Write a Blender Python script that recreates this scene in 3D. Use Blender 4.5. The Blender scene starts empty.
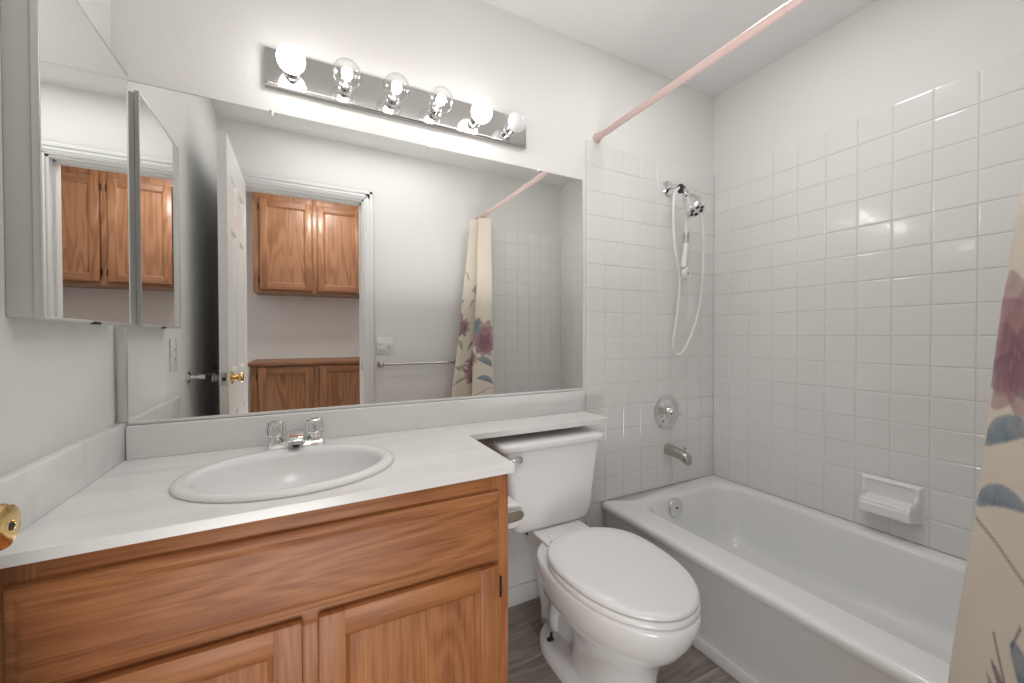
import bpy, bmesh, math, random
import numpy as np
from mathutils import Vector, Matrix
from mathutils.geometry import tessellate_polygon

random.seed(7)
SC = bpy.context.scene
COL = SC.collection
PI = math.pi

# ------------------------------------------------------------------ camera
cam_data = bpy.data.cameras.new('camera')
cam = bpy.data.objects.new('camera', cam_data)
COL.objects.link(cam)
SC.camera = cam
yaw, pitch, roll = 0.475590, -0.0123106, -0.0019205
cam_data.sensor_fit = 'HORIZONTAL'
cam_data.sensor_width = 36.0
cam_data.lens = 399.92 / 1024 * 36.0
cam_data.clip_start = 0.02
Fw = Vector((math.sin(yaw) * math.cos(pitch), math.cos(yaw) * math.cos(pitch), math.sin(pitch)))
Rt = Vector((math.cos(yaw), -math.sin(yaw), 0))
Up = Rt.cross(Fw)
R2 = Rt * math.cos(roll) + Up * math.sin(roll)
U2 = Up * math.cos(roll) - Rt * math.sin(roll)
M = Matrix((R2, U2, -Fw)).transposed().to_4x4()
M.translation = Vector((0.4387, -1.4361, 1.0909))
cam.matrix_world = M

# ------------------------------------------------------------------ view, world, light levels
SC.view_settings.view_transform = 'Standard'
SC.view_settings.look = 'None'
SC.view_settings.exposure = 0.25
SC.view_settings.gamma = 1.0
SC.view_settings.use_curve_mapping = False
world = bpy.data.worlds.new('world')
SC.world = world
world.use_nodes = True
world.node_tree.nodes['Background'].inputs[0].default_value = (0.8, 0.88, 1.0, 1)
world.node_tree.nodes['Background'].inputs[1].default_value = 0.3
FROST = 10.0        # radiance of the frosted lit bulbs
FILAMENT = 30.0    # radiance of the filament cores in the clear bulbs
HALL = 43.0         # radiance of the unseen dome added in the hall for fill

def area_light(name, x, y, z, sx, sy, watts, rot=(0, 0, 0)):
    l = bpy.data.lights.new(name, 'AREA'); l.shape = 'RECTANGLE'; l.size = sx; l.size_y = sy; l.energy = watts; l.color = (1, .99, .975)
    o = bpy.data.objects.new(name, l); COL.objects.link(o); o.location = (x, y, z); o.rotation_euler = rot
area_light('upward_fill', 1.25, -.80, 1.30, .5, .3, 3.2, (PI, 0, 0))       # added fill facing up, evens out ceiling and upper walls; no real lamp
area_light('ceiling_fill_strip', 1.705, -.60, 2.378, .40, .15, 2.9)  # added fill under the ceiling above the tub, no fitting there
area_light('ceiling_fill_strip', .80, -1.14, 2.378, 1.0, .20, 3.3)  # second added fill under the ceiling, towards the front wall
area_light('low_door_fill', .43, -1.74, .17, .64, .26, 6.6, (PI / 2 + .15, 0, 0))   # added low fill behind the doorway, lifts vanity front and tub apron

# ------------------------------------------------------------------ geometry of the place
W, D, HC = 2.4055, 1.48, 2.386       # width, depth, ceiling height
T = 0.1087                            # tile pitch
TILE_TOP = 1.96

# ================================================================== helpers
class B:
    """collects shapes into one bmesh"""
    def __init__(self): self.bm = bmesh.new()

    def add(self, bm2):
        me = bpy.data.meshes.new('tmp'); bm2.to_mesh(me); bm2.free()
        self.bm.from_mesh(me); bpy.data.meshes.remove(me); return self

    def box(self, x0, x1, y0, y1, z0, z1, bev=0.0, seg=2, mat=None):
        b = bmesh.new(); bmesh.ops.create_cube(b, size=1)
        for v in b.verts:
            v.co = Vector(((x0 + x1) / 2 + v.co.x * (x1 - x0), (y0 + y1) / 2 + v.co.y * (y1 - y0), (z0 + z1) / 2 + v.co.z * (z1 - z0)))
        if bev: bmesh.ops.bevel(b, geom=b.edges[:], offset=bev, segments=seg, profile=0.5, affect='EDGES')
        if mat is not None: bmesh.ops.transform(b, matrix=mat, verts=b.verts)
        return self.add(b)

    def loft(self, rings, cap0=True, cap1=True, closed=True):
        bm = self.bm; vs = [[bm.verts.new(p) for p in r] for r in rings]
        n = len(rings[0])
        for a, b in zip(vs, vs[1:]):
            for i in range(n if closed else n - 1):
                j = (i + 1) % n
                try: bm.faces.new((a[i], a[j], b[j], b[i]))
                except ValueError: pass
        if cap0: bm.faces.new(list(reversed(vs[0])))
        if cap1: bm.faces.new(vs[-1])
        return self

    def lathe(self, prof, o, d, n=32, up=None, cap0=True, cap1=True):
        o = Vector(o); d = Vector(d).normalized()
        a = Vector((1, 0, 0)) if abs(d.x) < 0.8 else Vector((0, 1, 0))
        u = (a - d * a.dot(d)).normalized(); w = d.cross(u)
        return self.loft([[o + d * h + (u * math.cos(2 * PI * i / n) + w * math.sin(2 * PI * i / n)) * max(r, 1e-4) for i in range(n)] for r, h in prof], cap0, cap1)

    def cyl(self, p0, p1, r0, r1=None, n=24):
        p0 = Vector(p0); p1 = Vector(p1); r1 = r0 if r1 is None else r1
        return self.lathe([(r0, 0), (r1, (p1 - p0).length)], p0, p1 - p0, n)

    def sphere(self, c, r, n=32, sc=(1, 1, 1)):
        b = bmesh.new(); bmesh.ops.create_uvsphere(b, u_segments=n, v_segments=n // 2, radius=r)
        for v in b.verts: v.co = Vector((v.co.x * sc[0] + c[0], v.co.y * sc[1] + c[1], v.co.z * sc[2] + c[2]))
        return self.add(b)

    def tube(self, pts, r, n=14, sub=8, taper=None):
        P = spline(pts, sub) if sub > 1 else [Vector(p) for p in pts]
        rings = []; t = (P[1] - P[0]).normalized()
        a = Vector((0, 0, 1)) if abs(t.z) < 0.8 else Vector((1, 0, 0))
        u = (a - t * a.dot(t)).normalized()
        for i, p in enumerate(P):
            t = (P[min(i + 1, len(P) - 1)] - P[max(i - 1, 0)]).normalized()
            u = (u - t * u.dot(t)).normalized(); w = t.cross(u)
            rr = r if taper is None else r + (taper - r) * i / (len(P) - 1)
            rings.append([p + (u * math.cos(2 * PI * k / n) + w * math.sin(2 * PI * k / n)) * rr for k in range(n)])
        return self.loft(rings)

    def prism(self, outer, holes, z0, z1):
        bm = self.bm; loops = [outer] + holes
        flat = [p for l in loops for p in l]
        tris = tessellate_polygon([[Vector((p[0], p[1], 0)) for p in l] for l in loops])
        lo = [bm.verts.new((p[0], p[1], z0)) for p in flat]; hi = [bm.verts.new((p[0], p[1], z1)) for p in flat]
        for t in tris:
            a, b, c = (Vector((flat[i][0], flat[i][1], 0)) for i in t)
            if (b - a).cross(c - a).z < 0: t = t[::-1]
            bm.faces.new([hi[i] for i in t]); bm.faces.new([lo[i] for i in reversed(t)])
        k = 0
        for l in loops:
            n = len(l)
            for i in range(n):
                j = (i + 1) % n
                bm.faces.new((lo[k + i], lo[k + j], hi[k + j], hi[k + i]))
            k += n
        bmesh.ops.recalc_face_normals(bm, faces=bm.faces)
        return self


def spline(pts, sub):
    P = [Vector(p) for p in pts]; out = []
    for i in range(len(P) - 1):
        a = P[i - 1] if i else P[0] * 2 - P[1]; b, c = P[i], P[i + 1]
        d = P[i + 2] if i + 2 < len(P) else P[-1] * 2 - P[-2]
        for k in range(sub):
            t = k / sub
            out.append(0.5 * ((2 * b) + (c - a) * t + (2 * a - 5 * b + 4 * c - d) * t * t + (3 * b - a - 3 * c + d) * t ** 3))
    out.append(P[-1]); return out


def rrect(x0, x1, y0, y1, r, z, k=8):
    """rounded rectangle ring at height z"""
    pts = []
    for cx, cy, a0 in ((x1 - r, y1 - r, 0), (x0 + r, y1 - r, 90), (x0 + r, y0 + r, 180), (x1 - r, y0 + r, 270)):
        for i in range(k + 1):
            a = math.radians(a0 + 90 * i / k); pts.append((cx + r * math.cos(a), cy + r * math.sin(a), z))
    return pts


def ell(cx, cy, hx, hy, z, n=64):
    return [(cx + hx * math.cos(2 * PI * i / n), cy + hy * math.sin(2 * PI * i / n), z) for i in range(n)]


def egg(cx, yb, yf, w, z, n=56, sq=2.0, split=0.42):
    """egg outline: wide towards the back (yb), longer nose towards the front (yf)"""
    yc = yb + (yf - yb) * split; pts = []
    for i in range(n):
        a = 2 * PI * i / n; c, s = math.cos(a), math.sin(a)
        x = w * math.copysign(abs(s) ** (2 / sq), s)
        y = (yb - yc) * math.copysign(abs(c) ** (2 / (sq + .5)), c) if c > 0 else (yf - yc) * math.copysign(abs(c) ** (2 / sq), -c) * 1.0
        if c <= 0: y = (yf - yc) * abs(c) ** (2 / sq)
        pts.append((cx + x, yc + y, z))
    return pts

WLOC = {}

def obj(name, b, mat, parent=None, ang=35, smooth=True, loc=None):
    bm = b.bm if isinstance(b, B) else b
    bmesh.ops.recalc_face_normals(bm, faces=bm.faces)
    if loc is None:
        cs = [v.co for v in bm.verts]
        lo = Vector([min(c[i] for c in cs) for i in range(3)]); hi = Vector([max(c[i] for c in cs) for i in range(3)])
        loc = Vector(((lo.x + hi.x) / 2, (lo.y + hi.y) / 2, lo.z)) if parent is None else (lo + hi) / 2
    loc = Vector(loc)
    bmesh.ops.translate(bm, verts=bm.verts, vec=-loc)
    me = bpy.data.meshes.new(name); bm.to_mesh(me); bm.free()
    if smooth:
        me.polygons.foreach_set('use_smooth', [True] * len(me.polygons)); me.set_sharp_from_angle(angle=math.radians(ang))
    me.materials.append(mat)
    o = bpy.data.objects.new(name, me); COL.objects.link(o)
    WLOC[o.name] = loc
    if parent is not None:
        o.parent = parent; o.location = loc - WLOC[parent.name]
    else: o.location = loc
    return o


def tag(o, label, cat, group=None):
    o['label'] = label; o['category'] = cat
    if group: o['group'] = group
    return o


def thing(name, label, cat, loc, group=None):
    o = bpy.data.objects.new(name, None); COL.objects.link(o)
    o.location = loc; o.empty_display_size = 0.05; WLOC[o.name] = Vector(loc)
    return tag(o, label, cat, group)


def struct(name, b, mat, parent=None, **k):
    o = obj(name, b, mat, parent, **k)
    if parent is None: o['kind'] = 'structure'
    return o

# ================================================================== materials
def new_mat(name):
    m = bpy.data.materials.new(name); m.use_nodes = True
    nt = m.node_tree; return m, nt, nt.nodes['Principled BSDF'], nt.nodes.new


def link(nt, a, b): nt.links.new(a, b)


def simple(name, col, rough=0.5, metal=0.0, bump=0.0, bscale=80, var=0.03, coat=0.0, spec=0.5):
    m, nt, p, N = new_mat(name)
    tc = N('ShaderNodeTexCoord'); no = N('ShaderNodeTexNoise'); no.inputs['Scale'].default_value = 4 if not bump else bscale
    no.inputs['Detail'].default_value = 3
    link(nt, tc.outputs['Object'], no.inputs['Vector'])
    mix = N('ShaderNodeMix'); mix.data_type = 'RGBA'
    mix.inputs[6].default_value = (*[c * (1 - var) for c in col], 1); mix.inputs[7].default_value = (*[min(1, c * (1 + var)) for c in col], 1)
    n2 = N('ShaderNodeTexNoise'); n2.inputs['Scale'].default_value = 5; link(nt, tc.outputs['Object'], n2.inputs['Vector'])
    link(nt, n2.outputs['Fac'], mix.inputs[0]); link(nt, mix.outputs[2], p.inputs['Base Color'])
    p.inputs['Roughness'].default_value = rough; p.inputs['Metallic'].default_value = metal
    p.inputs['Coat Weight'].default_value = coat; p.inputs['Specular IOR Level'].default_value = spec
    if bump:
        bp = N('ShaderNodeBump'); bp.inputs['Strength'].default_value = bump; bp.inputs['Distance'].default_value = 0.002
        link(nt, no.outputs['Fac'], bp.inputs['Height']); link(nt, bp.outputs[0], p.inputs['Normal'])
    return m


def emit(name, col, strength):
    m, nt, p, N = new_mat(name)
    p.inputs['Base Color'].default_value = (0.9, 0.9, 0.9, 1)
    p.inputs['Emission Color'].default_value = (*col, 1); p.inputs['Emission Strength'].default_value = strength
    return m


def thin_glass(name):
    m, nt, p, N = new_mat(name); nt.nodes.remove(p)
    out = nt.nodes['Material Output']; tr = N('ShaderNodeBsdfTransparent'); gl = N('ShaderNodeBsdfGlossy'); mx = N('ShaderNodeMixShader'); lw = N('ShaderNodeLayerWeight')
    pw = N('ShaderNodeMath'); pw.operation = 'POWER'; pw.inputs[1].default_value = 2.6; mu = N('ShaderNodeMath'); mu.operation = 'MULTIPLY_ADD'; mu.inputs[1].default_value = .6; mu.inputs[2].default_value = .05
    lw.inputs['Blend'].default_value = 0.5; gl.inputs['Roughness'].default_value = 0.02
    tr.inputs[0].default_value = (0.96, 0.96, 0.96, 1)
    link(nt, lw.outputs['Facing'], pw.inputs[0]); link(nt, pw.outputs[0], mu.inputs[0]); link(nt, mu.outputs[0], mx.inputs[0]); link(nt, tr.outputs[0], mx.inputs[1]); link(nt, gl.outputs[0], mx.inputs[2]); link(nt, mx.outputs[0], out.inputs[0])
    return m


def oak(name, axis, dark=(0.215, 0.068, 0.019), light=(0.43, 0.178, 0.064), rough=0.48, cath=0.4):
    """oiled oak, grain running along the given axis"""
    m, nt, p, N = new_mat(name)
    tc = N('ShaderNodeTexCoord'); oi = N('ShaderNodeObjectInfo'); add = N('ShaderNodeVectorMath'); add.operation = 'ADD'
    sc = N('ShaderNodeVectorMath'); sc.operation = 'SCALE'; sc.inputs[0].default_value = (3.1, 5.3, 2.7)
    link(nt, oi.outputs['Random'], sc.inputs['Scale']); link(nt, tc.outputs['Object'], add.inputs[0]); link(nt, sc.outputs[0], add.inputs[1])
    def mapping(a, b):
        mp = N('ShaderNodeMapping'); s = [a, a, a]; s['xyz'.index(axis)] = b
        mp.inputs['Scale'].default_value = s; link(nt, add.outputs[0], mp.inputs['Vector']); return mp
    pores = N('ShaderNodeTexNoise'); pores.inputs['Scale'].default_value = 1; pores.inputs['Detail'].default_value = 5; pores.inputs['Roughness'].default_value = .65
    link(nt, mapping(230, 6).outputs[0], pores.inputs['Vector'])
    flow = N('ShaderNodeTexNoise'); flow.inputs['Scale'].default_value = 1; flow.inputs['Detail'].default_value = 1.5; flow.inputs['Distortion'].default_value = .3
    link(nt, mapping(9, 1.0).outputs[0], flow.inputs['Vector'])
    mul = N('ShaderNodeMath'); mul.operation = 'MULTIPLY'; mul.inputs[1].default_value = 62; link(nt, flow.outputs['Fac'], mul.inputs[0])
    sn = N('ShaderNodeMath'); sn.operation = 'SINE'; link(nt, mul.outputs[0], sn.inputs[0])
    mr = N('ShaderNodeMapRange'); mr.inputs['From Min'].default_value = -1; mr.inputs['To Min'].default_value = 0.0; link(nt, sn.outputs[0], mr.inputs['Value'])
    big = N('ShaderNodeTexNoise'); big.inputs['Scale'].default_value = 1; link(nt, mapping(9, .8).outputs[0], big.inputs['Vector'])
    m1 = N('ShaderNodeMath'); m1.operation = 'MULTIPLY_ADD'; m1.inputs[1].default_value = .36 * cath; link(nt, mr.outputs[0], m1.inputs[0]); 
    m0 = N('ShaderNodeMath'); m0.operation = 'MULTIPLY'; m0.inputs[1].default_value = .75; link(nt, pores.outputs['Fac'], m0.inputs[0]); link(nt, m0.outputs[0], m1.inputs[2])
    m2 = N('ShaderNodeMath'); m2.operation = 'MULTIPLY_ADD'; m2.inputs[1].default_value = .34; link(nt, big.outputs['Fac'], m2.inputs[0]); link(nt, m1.outputs[0], m2.inputs[2])
    cr = N('ShaderNodeValToRGB'); cr.color_ramp.elements[0].position = .40; cr.color_ramp.elements[1].position = .80
    cr.color_ramp.elements[0].color = (*dark, 1); cr.color_ramp.elements[1].color = (*light, 1)
    link(nt, m2.outputs[0], cr.inputs[0]); link(nt, cr.outputs[0], p.inputs['Base Color'])
    p.inputs['Roughness'].default_value = rough
    bp = N('ShaderNodeBump'); bp.inputs['Strength'].default_value = .12; bp.inputs['Distance'].default_value = .001
    link(nt, m2.outputs[0], bp.inputs['Height']); link(nt, bp.outputs[0], p.inputs['Normal'])
    return m


def plank_floor():
    m, nt, p, N = new_mat('wood_look_floor_tile')
    tc = N('ShaderNodeTexCoord'); mp = N('ShaderNodeMapping')
    link(nt, tc.outputs['Object'], mp.inputs['Vector'])
    mp.inputs['Location'].default_value = FLOOR_SHIFT
    br = N('ShaderNodeTexBrick'); link(nt, mp.outputs[0], br.inputs['Vector'])
    br.inputs['Scale'].default_value = 1; br.inputs['Mortar Size'].default_value = .0022; br.inputs['Mortar Smooth'].default_value = .2
    br.inputs['Brick Width'].default_value = .61; br.inputs['Row Height'].default_value = .157; br.offset = .36; br.offset_frequency = 2
    br.inputs['Color1'].default_value = (.25, .215, .192, 1); br.inputs['Color2'].default_value = (.33, .29, .262, 1); br.inputs['Mortar'].default_value = (.38, .355, .33, 1)
    m2 = N('ShaderNodeMapping'); m2.inputs['Scale'].default_value = (5, 60, 5); link(nt, tc.outputs['Object'], m2.inputs['Vector'])
    no = N('ShaderNodeTexNoise'); no.inputs['Scale'].default_value = 1; no.inputs['Detail'].default_value = 6; no.inputs['Distortion'].default_value = .6; link(nt, m2.outputs[0], no.inputs['Vector'])
    cr = N('ShaderNodeValToRGB'); cr.color_ramp.elements[0].position = .3; cr.color_ramp.elements[1].position = .75
    cr.color_ramp.elements[0].color = (.62, .6, .58, 1); cr.color_ramp.elements[1].color = (1.3, 1.28, 1.25, 1); link(nt, no.outputs['Fac'], cr.inputs[0])
    mx = N('ShaderNodeMix'); mx.data_type = 'RGBA'; mx.blend_type = 'MULTIPLY'; mx.inputs[0].default_value = 1
    link(nt, br.outputs['Color'], mx.inputs[6]); link(nt, cr.outputs[0], mx.inputs[7]); link(nt, mx.outputs[2], p.inputs['Base Color'])
    p.inputs['Roughness'].default_value = .42
    bp = N('ShaderNodeBump'); bp.invert = True; bp.inputs['Strength'].default_value = .5; bp.inputs['Distance'].default_value = .002
    link(nt, br.outputs['Fac'], bp.inputs['Height']); link(nt, bp.outputs[0], p.inputs['Normal'])
    return m


def marble():
    m, nt, p, N = new_mat('cultured_marble')
    tc = N('ShaderNodeTexCoord'); mp = N('ShaderNodeMapping'); mp.inputs['Rotation'].default_value = (0, 0, .6); mp.inputs['Scale'].default_value = (1.5, 9, 4)
    link(nt, tc.outputs['Object'], mp.inputs['Vector'])
    no = N('ShaderNodeTexNoise'); no.inputs['Scale'].default_value = 1; no.inputs['Detail'].default_value = 4; no.inputs['Distortion'].default_value = 1.2; link(nt, mp.outputs[0], no.inputs['Vector'])
    cr = N('ShaderNodeValToRGB'); cr.color_ramp.elements[0].position = .35; cr.color_ramp.elements[1].position = .6
    cr.color_ramp.elements[0].color = (.77, .77, .76, 1); cr.color_ramp.elements[1].color = (.84, .84, .83, 1); link(nt, no.outputs['Fac'], cr.inputs[0])
    link(nt, cr.outputs[0], p.inputs['Base Color']); p.inputs['Roughness'].default_value = .22
    return m


def cloth():
    m, nt, p, N = new_mat('printed_curtain_cloth')
    at = N('ShaderNodeAttribute'); at.attribute_name = 'print'
    tc = N('ShaderNodeTexCoord'); no = N('ShaderNodeTexNoise'); no.inputs['Scale'].default_value = 260; link(nt, tc.outputs['Object'], no.inputs['Vector'])
    bp = N('ShaderNodeBump'); bp.inputs['Strength'].default_value = .12; bp.inputs['Distance'].default_value = .001; link(nt, no.outputs['Fac'], bp.inputs['Height'])
    link(nt, at.outputs['Color'], p.inputs['Base Color']); link(nt, bp.outputs[0], p.inputs['Normal'])
    p.inputs['Roughness'].default_value = .75; p.inputs['Sheen Weight'].default_value = .1
    tl = N('ShaderNodeBsdfTranslucent'); ms = N('ShaderNodeMixShader'); ms.inputs[0].default_value = .25
    link(nt, at.outputs['Color'], tl.inputs[0]); out = nt.nodes['Material Output']
    link(nt, p.outputs[0], ms.inputs[1]); link(nt, tl.outputs[0], ms.inputs[2]); link(nt, ms.outputs[0], out.inputs[0])
    return m


FLOOR_SHIFT = (0, 0, 0)
PAINT = simple('wall_paint', (.80, .79, .775), .6, bump=.28, bscale=95, var=.01)
CEILP = simple('ceiling_paint', (.82, .81, .80), .7, bump=.15, bscale=120, var=.01)
WHITE = simple('white_trim_paint', (.78, .78, .77), .35, var=.01)
TILE = simple('glazed_tile', (.80, .79, .775), .13, var=.01, coat=.3)
GROUT = simple('grout', (.76, .745, .725), .8, var=.06)
PORC = simple('porcelain', (.86, .865, .87), .14, var=.005, coat=.4)
SINKM = simple('sink_china', (.80, .80, .795), .2, var=.005)
TUBM = simple('tub_enamel', (.87, .875, .88), .16, var=.005, coat=.3)
SEATM = simple('toilet_seat_plastic', (.85, .85, .85), .2, var=.005)
CHROME = simple('chrome', (.80, .80, .80), .09, 1.0, var=.02)
NICKEL = simple('brushed_nickel', (.52, .49, .46), .26, 1.0, var=.05)
STEEL = simple('light_bar_steel', (.56, .55, .54), .10, 1.0, var=.02)
BRASS = simple('brass', (.80, .57, .24), .14, 1.0, var=.05)
BRONZE = simple('dark_hinge_bronze', (.05, .035, .025), .45, .8)
BLACK = simple('black_rubber', (.02, .02, .02), .5)
PLAST = simple('white_plastic', (.80, .80, .78), .3, var=.01)
PAPER = simple('tissue_paper', (.83, .82, .80), .9, var=.02, bump=.2, bscale=150)
PINK = simple('pink_rod_coating', (.71, .53, .495), .3, var=.03)
MIRROR = simple('mirror_silver', (.90, .91, .90), 0.0, 1.0, var=0.0)
CABMETAL = simple('cabinet_sheet_metal', (.60, .59, .57), .4, .15, var=.02)
EDGEM = simple('polished_mirror_edge', (.62, .61, .59), .3, .35, var=.03)
FROSTG = simple('frosted_bulb_glass', (.82, .82, .82), .25, var=.01)
MARBLE = marble()
OAKX = oak('oak_grain_across', 'x'); OAKZ = oak('oak_grain_upright', 'z'); OAKY = oak('oak_grain_deep', 'y')
HL = dict(dark=(.19, .075, .031), light=(.345, .162, .078))
HOAKX = oak('linen_oak_grain_across', 'x', **HL); HOAKZ = oak('linen_oak_grain_upright', 'z', rough=.3, cath=1.0, **HL)
BULB_ON = emit('bulb_glow', (1, .985, .95), FROST)
FILA = emit('filament_glow', (1, .97, .92), FILAMENT)
DOME_ON = emit('hall_fill_glow', (1, .985, .96), HALL)
GLOBE = thin_glass('clear_bulb_glass')
CRYS, _nt, _p, _N = new_mat('clear_acrylic')
_p.inputs['Transmission Weight'].default_value = 1; _p.inputs['IOR'].default_value = 1.45; _p.inputs['Roughness'].default_value = .03; _p.inputs['Base Color'].default_value = (.97, .97, .97, 1)
CLOTH = cloth()

# ================================================================== room shell
HY = -2.86                                   # back of the linen niche
TH = .115                                     # front wall thickness
XL = -.015                                    # left wall surface
DX0, DX1, DZ = .084, .794, 2.026              # door opening
b = B().box(-.45, W + .1, -3.0, .1, -.05, 0)
fl = struct('floor', b, None, loc=(0, 0, 0), smooth=False)
FLOOR_SHIFT = (-(1.18 - .61 * 2), .117 + .157 * 8, 0)
fl.data.materials.clear(); fl.data.materials.append(plank_floor())
struct('ceiling', B().box(-.45, W + .1, -3.0, .1, HC, HC + .05), CEILP, smooth=False)
struct('wall_back', B().box(-.11, W + .1, 0, .1, 0, HC), PAINT, smooth=False)
struct('wall_left', B().box(-.11, XL, -D - TH, 0, 0, HC), PAINT, smooth=False)
struct('wall_right', B().box(W + .006, W + .1, -D - TH, 0, 0, HC), PAINT, smooth=False)
struct('wall_front', B().box(XL, DX0, -D - TH, -D, 0, HC).box(DX1, W + .006, -D - TH, -D, 0, HC).box(DX0, DX1, -D - TH, -D, DZ, HC), PAINT, smooth=False)
struct('wall_hall_back', B().box(-.45, 1.6, HY - .1, HY, 0, HC), PAINT, smooth=False)
struct('wall_hall_left', B().box(-.45, -.35, HY, -D - TH, 0, HC), PAINT, smooth=False)
struct('wall_hall_right', B().box(1.5, 1.6, HY, -D - TH, 0, HC), PAINT, smooth=False)
struct('baseboard_back', B().box(.9, 1.5465, -.012, 0, 0, .075, .003), WHITE)
struct('baseboard_left', B().box(XL, XL + .012, -D, -.54, 0, .075, .003), WHITE)
struct('baseboard_front', B().box(.852, 1.6, -D, -D + .012, 0, .075, .003), WHITE)

# door casing on the bathroom side: a stepped colonial profile running round three sides
def casing(y, s):
    b = B()
    for w0, w1, t in ((0, .058, .010), (.008, .058, .014), (.018, .028, .0175), (.038, .058, .019)):
        b.box(DX1 + w0, DX1 + w1, min(y, y + s * t), max(y, y + s * t), 0, DZ + w1, .002)
        l0 = max(.002, DX0 - w1)
        if DX0 - w0 > l0: b.box(l0, DX0 - w0, min(y, y + s * t), max(y, y + s * t), 0, DZ + w1, .002)
        b.box(l0, DX1 + w1, min(y, y + s * t), max(y, y + s * t), DZ + w0, DZ + w1, .002)
    return b
struct('trim_1', casing(-D, 1), WHITE)
jb = B().box(DX0 - .0, DX0 + .012, -D - TH, -D, 0, DZ).box(DX1 - .012, DX1, -D - TH, -D, 0, DZ).box(DX0, DX1, -D - TH, -D, DZ - .012, DZ)
jb.box(DX1 - .022, DX1 - .012, -D - .075, -D - .04, 0, DZ - .012).box(DX0 + .012, DX0 + .022, -D - .075, -D - .04, 0, DZ - .012).box(DX0 + .012, DX1 - .012, -D - .075, -D - .04, DZ - .022, DZ - .012)
tr2 = struct('trim_2', jb, WHITE, smooth=False)
sp = B().box(DX1 - .0135, DX1 - .0118, -D - .032, -D - .006, .86, .92, .0004)
sp.box(DX1 - .0137, DX1 - .0134, -D - .024, -D - .014, .878, .902)
obj('strike_plate', sp, NICKEL, tr2)

# ------------------------------------------------------------------ tiles
def tile_wall(o, u, v, n, us, vs):
    """tiles between the cut positions us (along u) and vs (along v), standing proud along n over a grout bed"""
    o, u, v, n = Vector(o), Vector(u), Vector(v), Vector(n)
    tb, g = bmesh.new(), .0009
    for a0, a1 in zip(us, us[1:]):
        for c0, c1 in zip(vs, vs[1:]):
            ring = []
            for ins, h in ((0, .001), (0, .0046), (.0016, .0060), (.006, .0064)):
                tilt = [random.uniform(-.00007, .00007) for _ in range(4)] if ins > .003 else [0] * 4
                r = []
                for (x, y), dz in zip(((a0 + g + ins, c0 + g + ins), (a1 - g - ins, c0 + g + ins), (a1 - g - ins, c1 - g - ins), (a0 + g + ins, c1 - g - ins)), tilt):
                    r.append(tb.verts.new(o + u * x + v * y + n * (h + dz)))
                ring.append(r)
            for p, q in zip(ring, ring[1:]):
                for i in range(4): tb.faces.new((p[i], p[(i + 1) % 4], q[(i + 1) % 4], q[i]))
            tb.faces.new(ring[-1])
    gb = bmesh.new()
    c = [o + u * a + v * k + n * h for h in (0, .0042) for a, k in ((us[0], vs[0]), (us[-1], vs[0]), (us[-1], vs[-1]), (us[0], vs[-1]))]
    vv = [gb.verts.new(p) for p in c]
    for f in ((0, 1, 2, 3), (4, 5, 6, 7), (0, 1, 5, 4), (1, 2, 6, 5), (2, 3, 7, 6), (3, 0, 4, 7)): gb.faces.new([vv[i] for i in f])
    return tb, gb

def cuts(a, b, step, start):
    r = [a]; k = start
    while k < b - .012:
        if k > a + .012: r.append(k)
        k += step
    return r + [b]
zc = sorted([TILE_TOP - k * T for k in range(19) if TILE_TOP - k * T > .35] + [.335])
xs = cuts(1.5465, W + .0045, T, 1.5465 + T)
for nm, o, u, n, us, vs in (
        ('wall_back_tile', (0, 0, 0), (1, 0, 0), (0, -1, 0), xs, zc),
        ('wall_front_tile', (0, -D, 0), (1, 0, 0), (0, 1, 0), xs, zc),
        ('wall_right_tile', (W + .006, 0, 0), (0, -1, 0), (-1, 0, 0), cuts(.0065, D - .0065, T, .0955), zc)):
    tb, gb = tile_wall(o, u, (0, 0, 1), n, us, vs)
    t = struct(nm, tb, TILE, smooth=False, loc=Vector(o))
    g = obj('grout', gb, GROUT, t, smooth=False)
# the strip of tile that runs down past the tub to the floor
zlow = sorted([.335 - .0003] + [TILE_TOP - k * T for k in range(15, 19) if 0 < TILE_TOP - k * T < .33] + [.002])
for nm, y, n in (('wall_back_tile_foot', 0, -1), ('wall_front_tile_foot', -D, 1)):
    tb, gb = tile_wall((0, y, 0), (1, 0, 0), (0, 0, 1), (0, n, 0), [1.5465, 1.628], zlow)
    t = struct(nm, tb, TILE, smooth=False, loc=(0, y, 0)); obj('grout', gb, GROUT, t, smooth=False)

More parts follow.
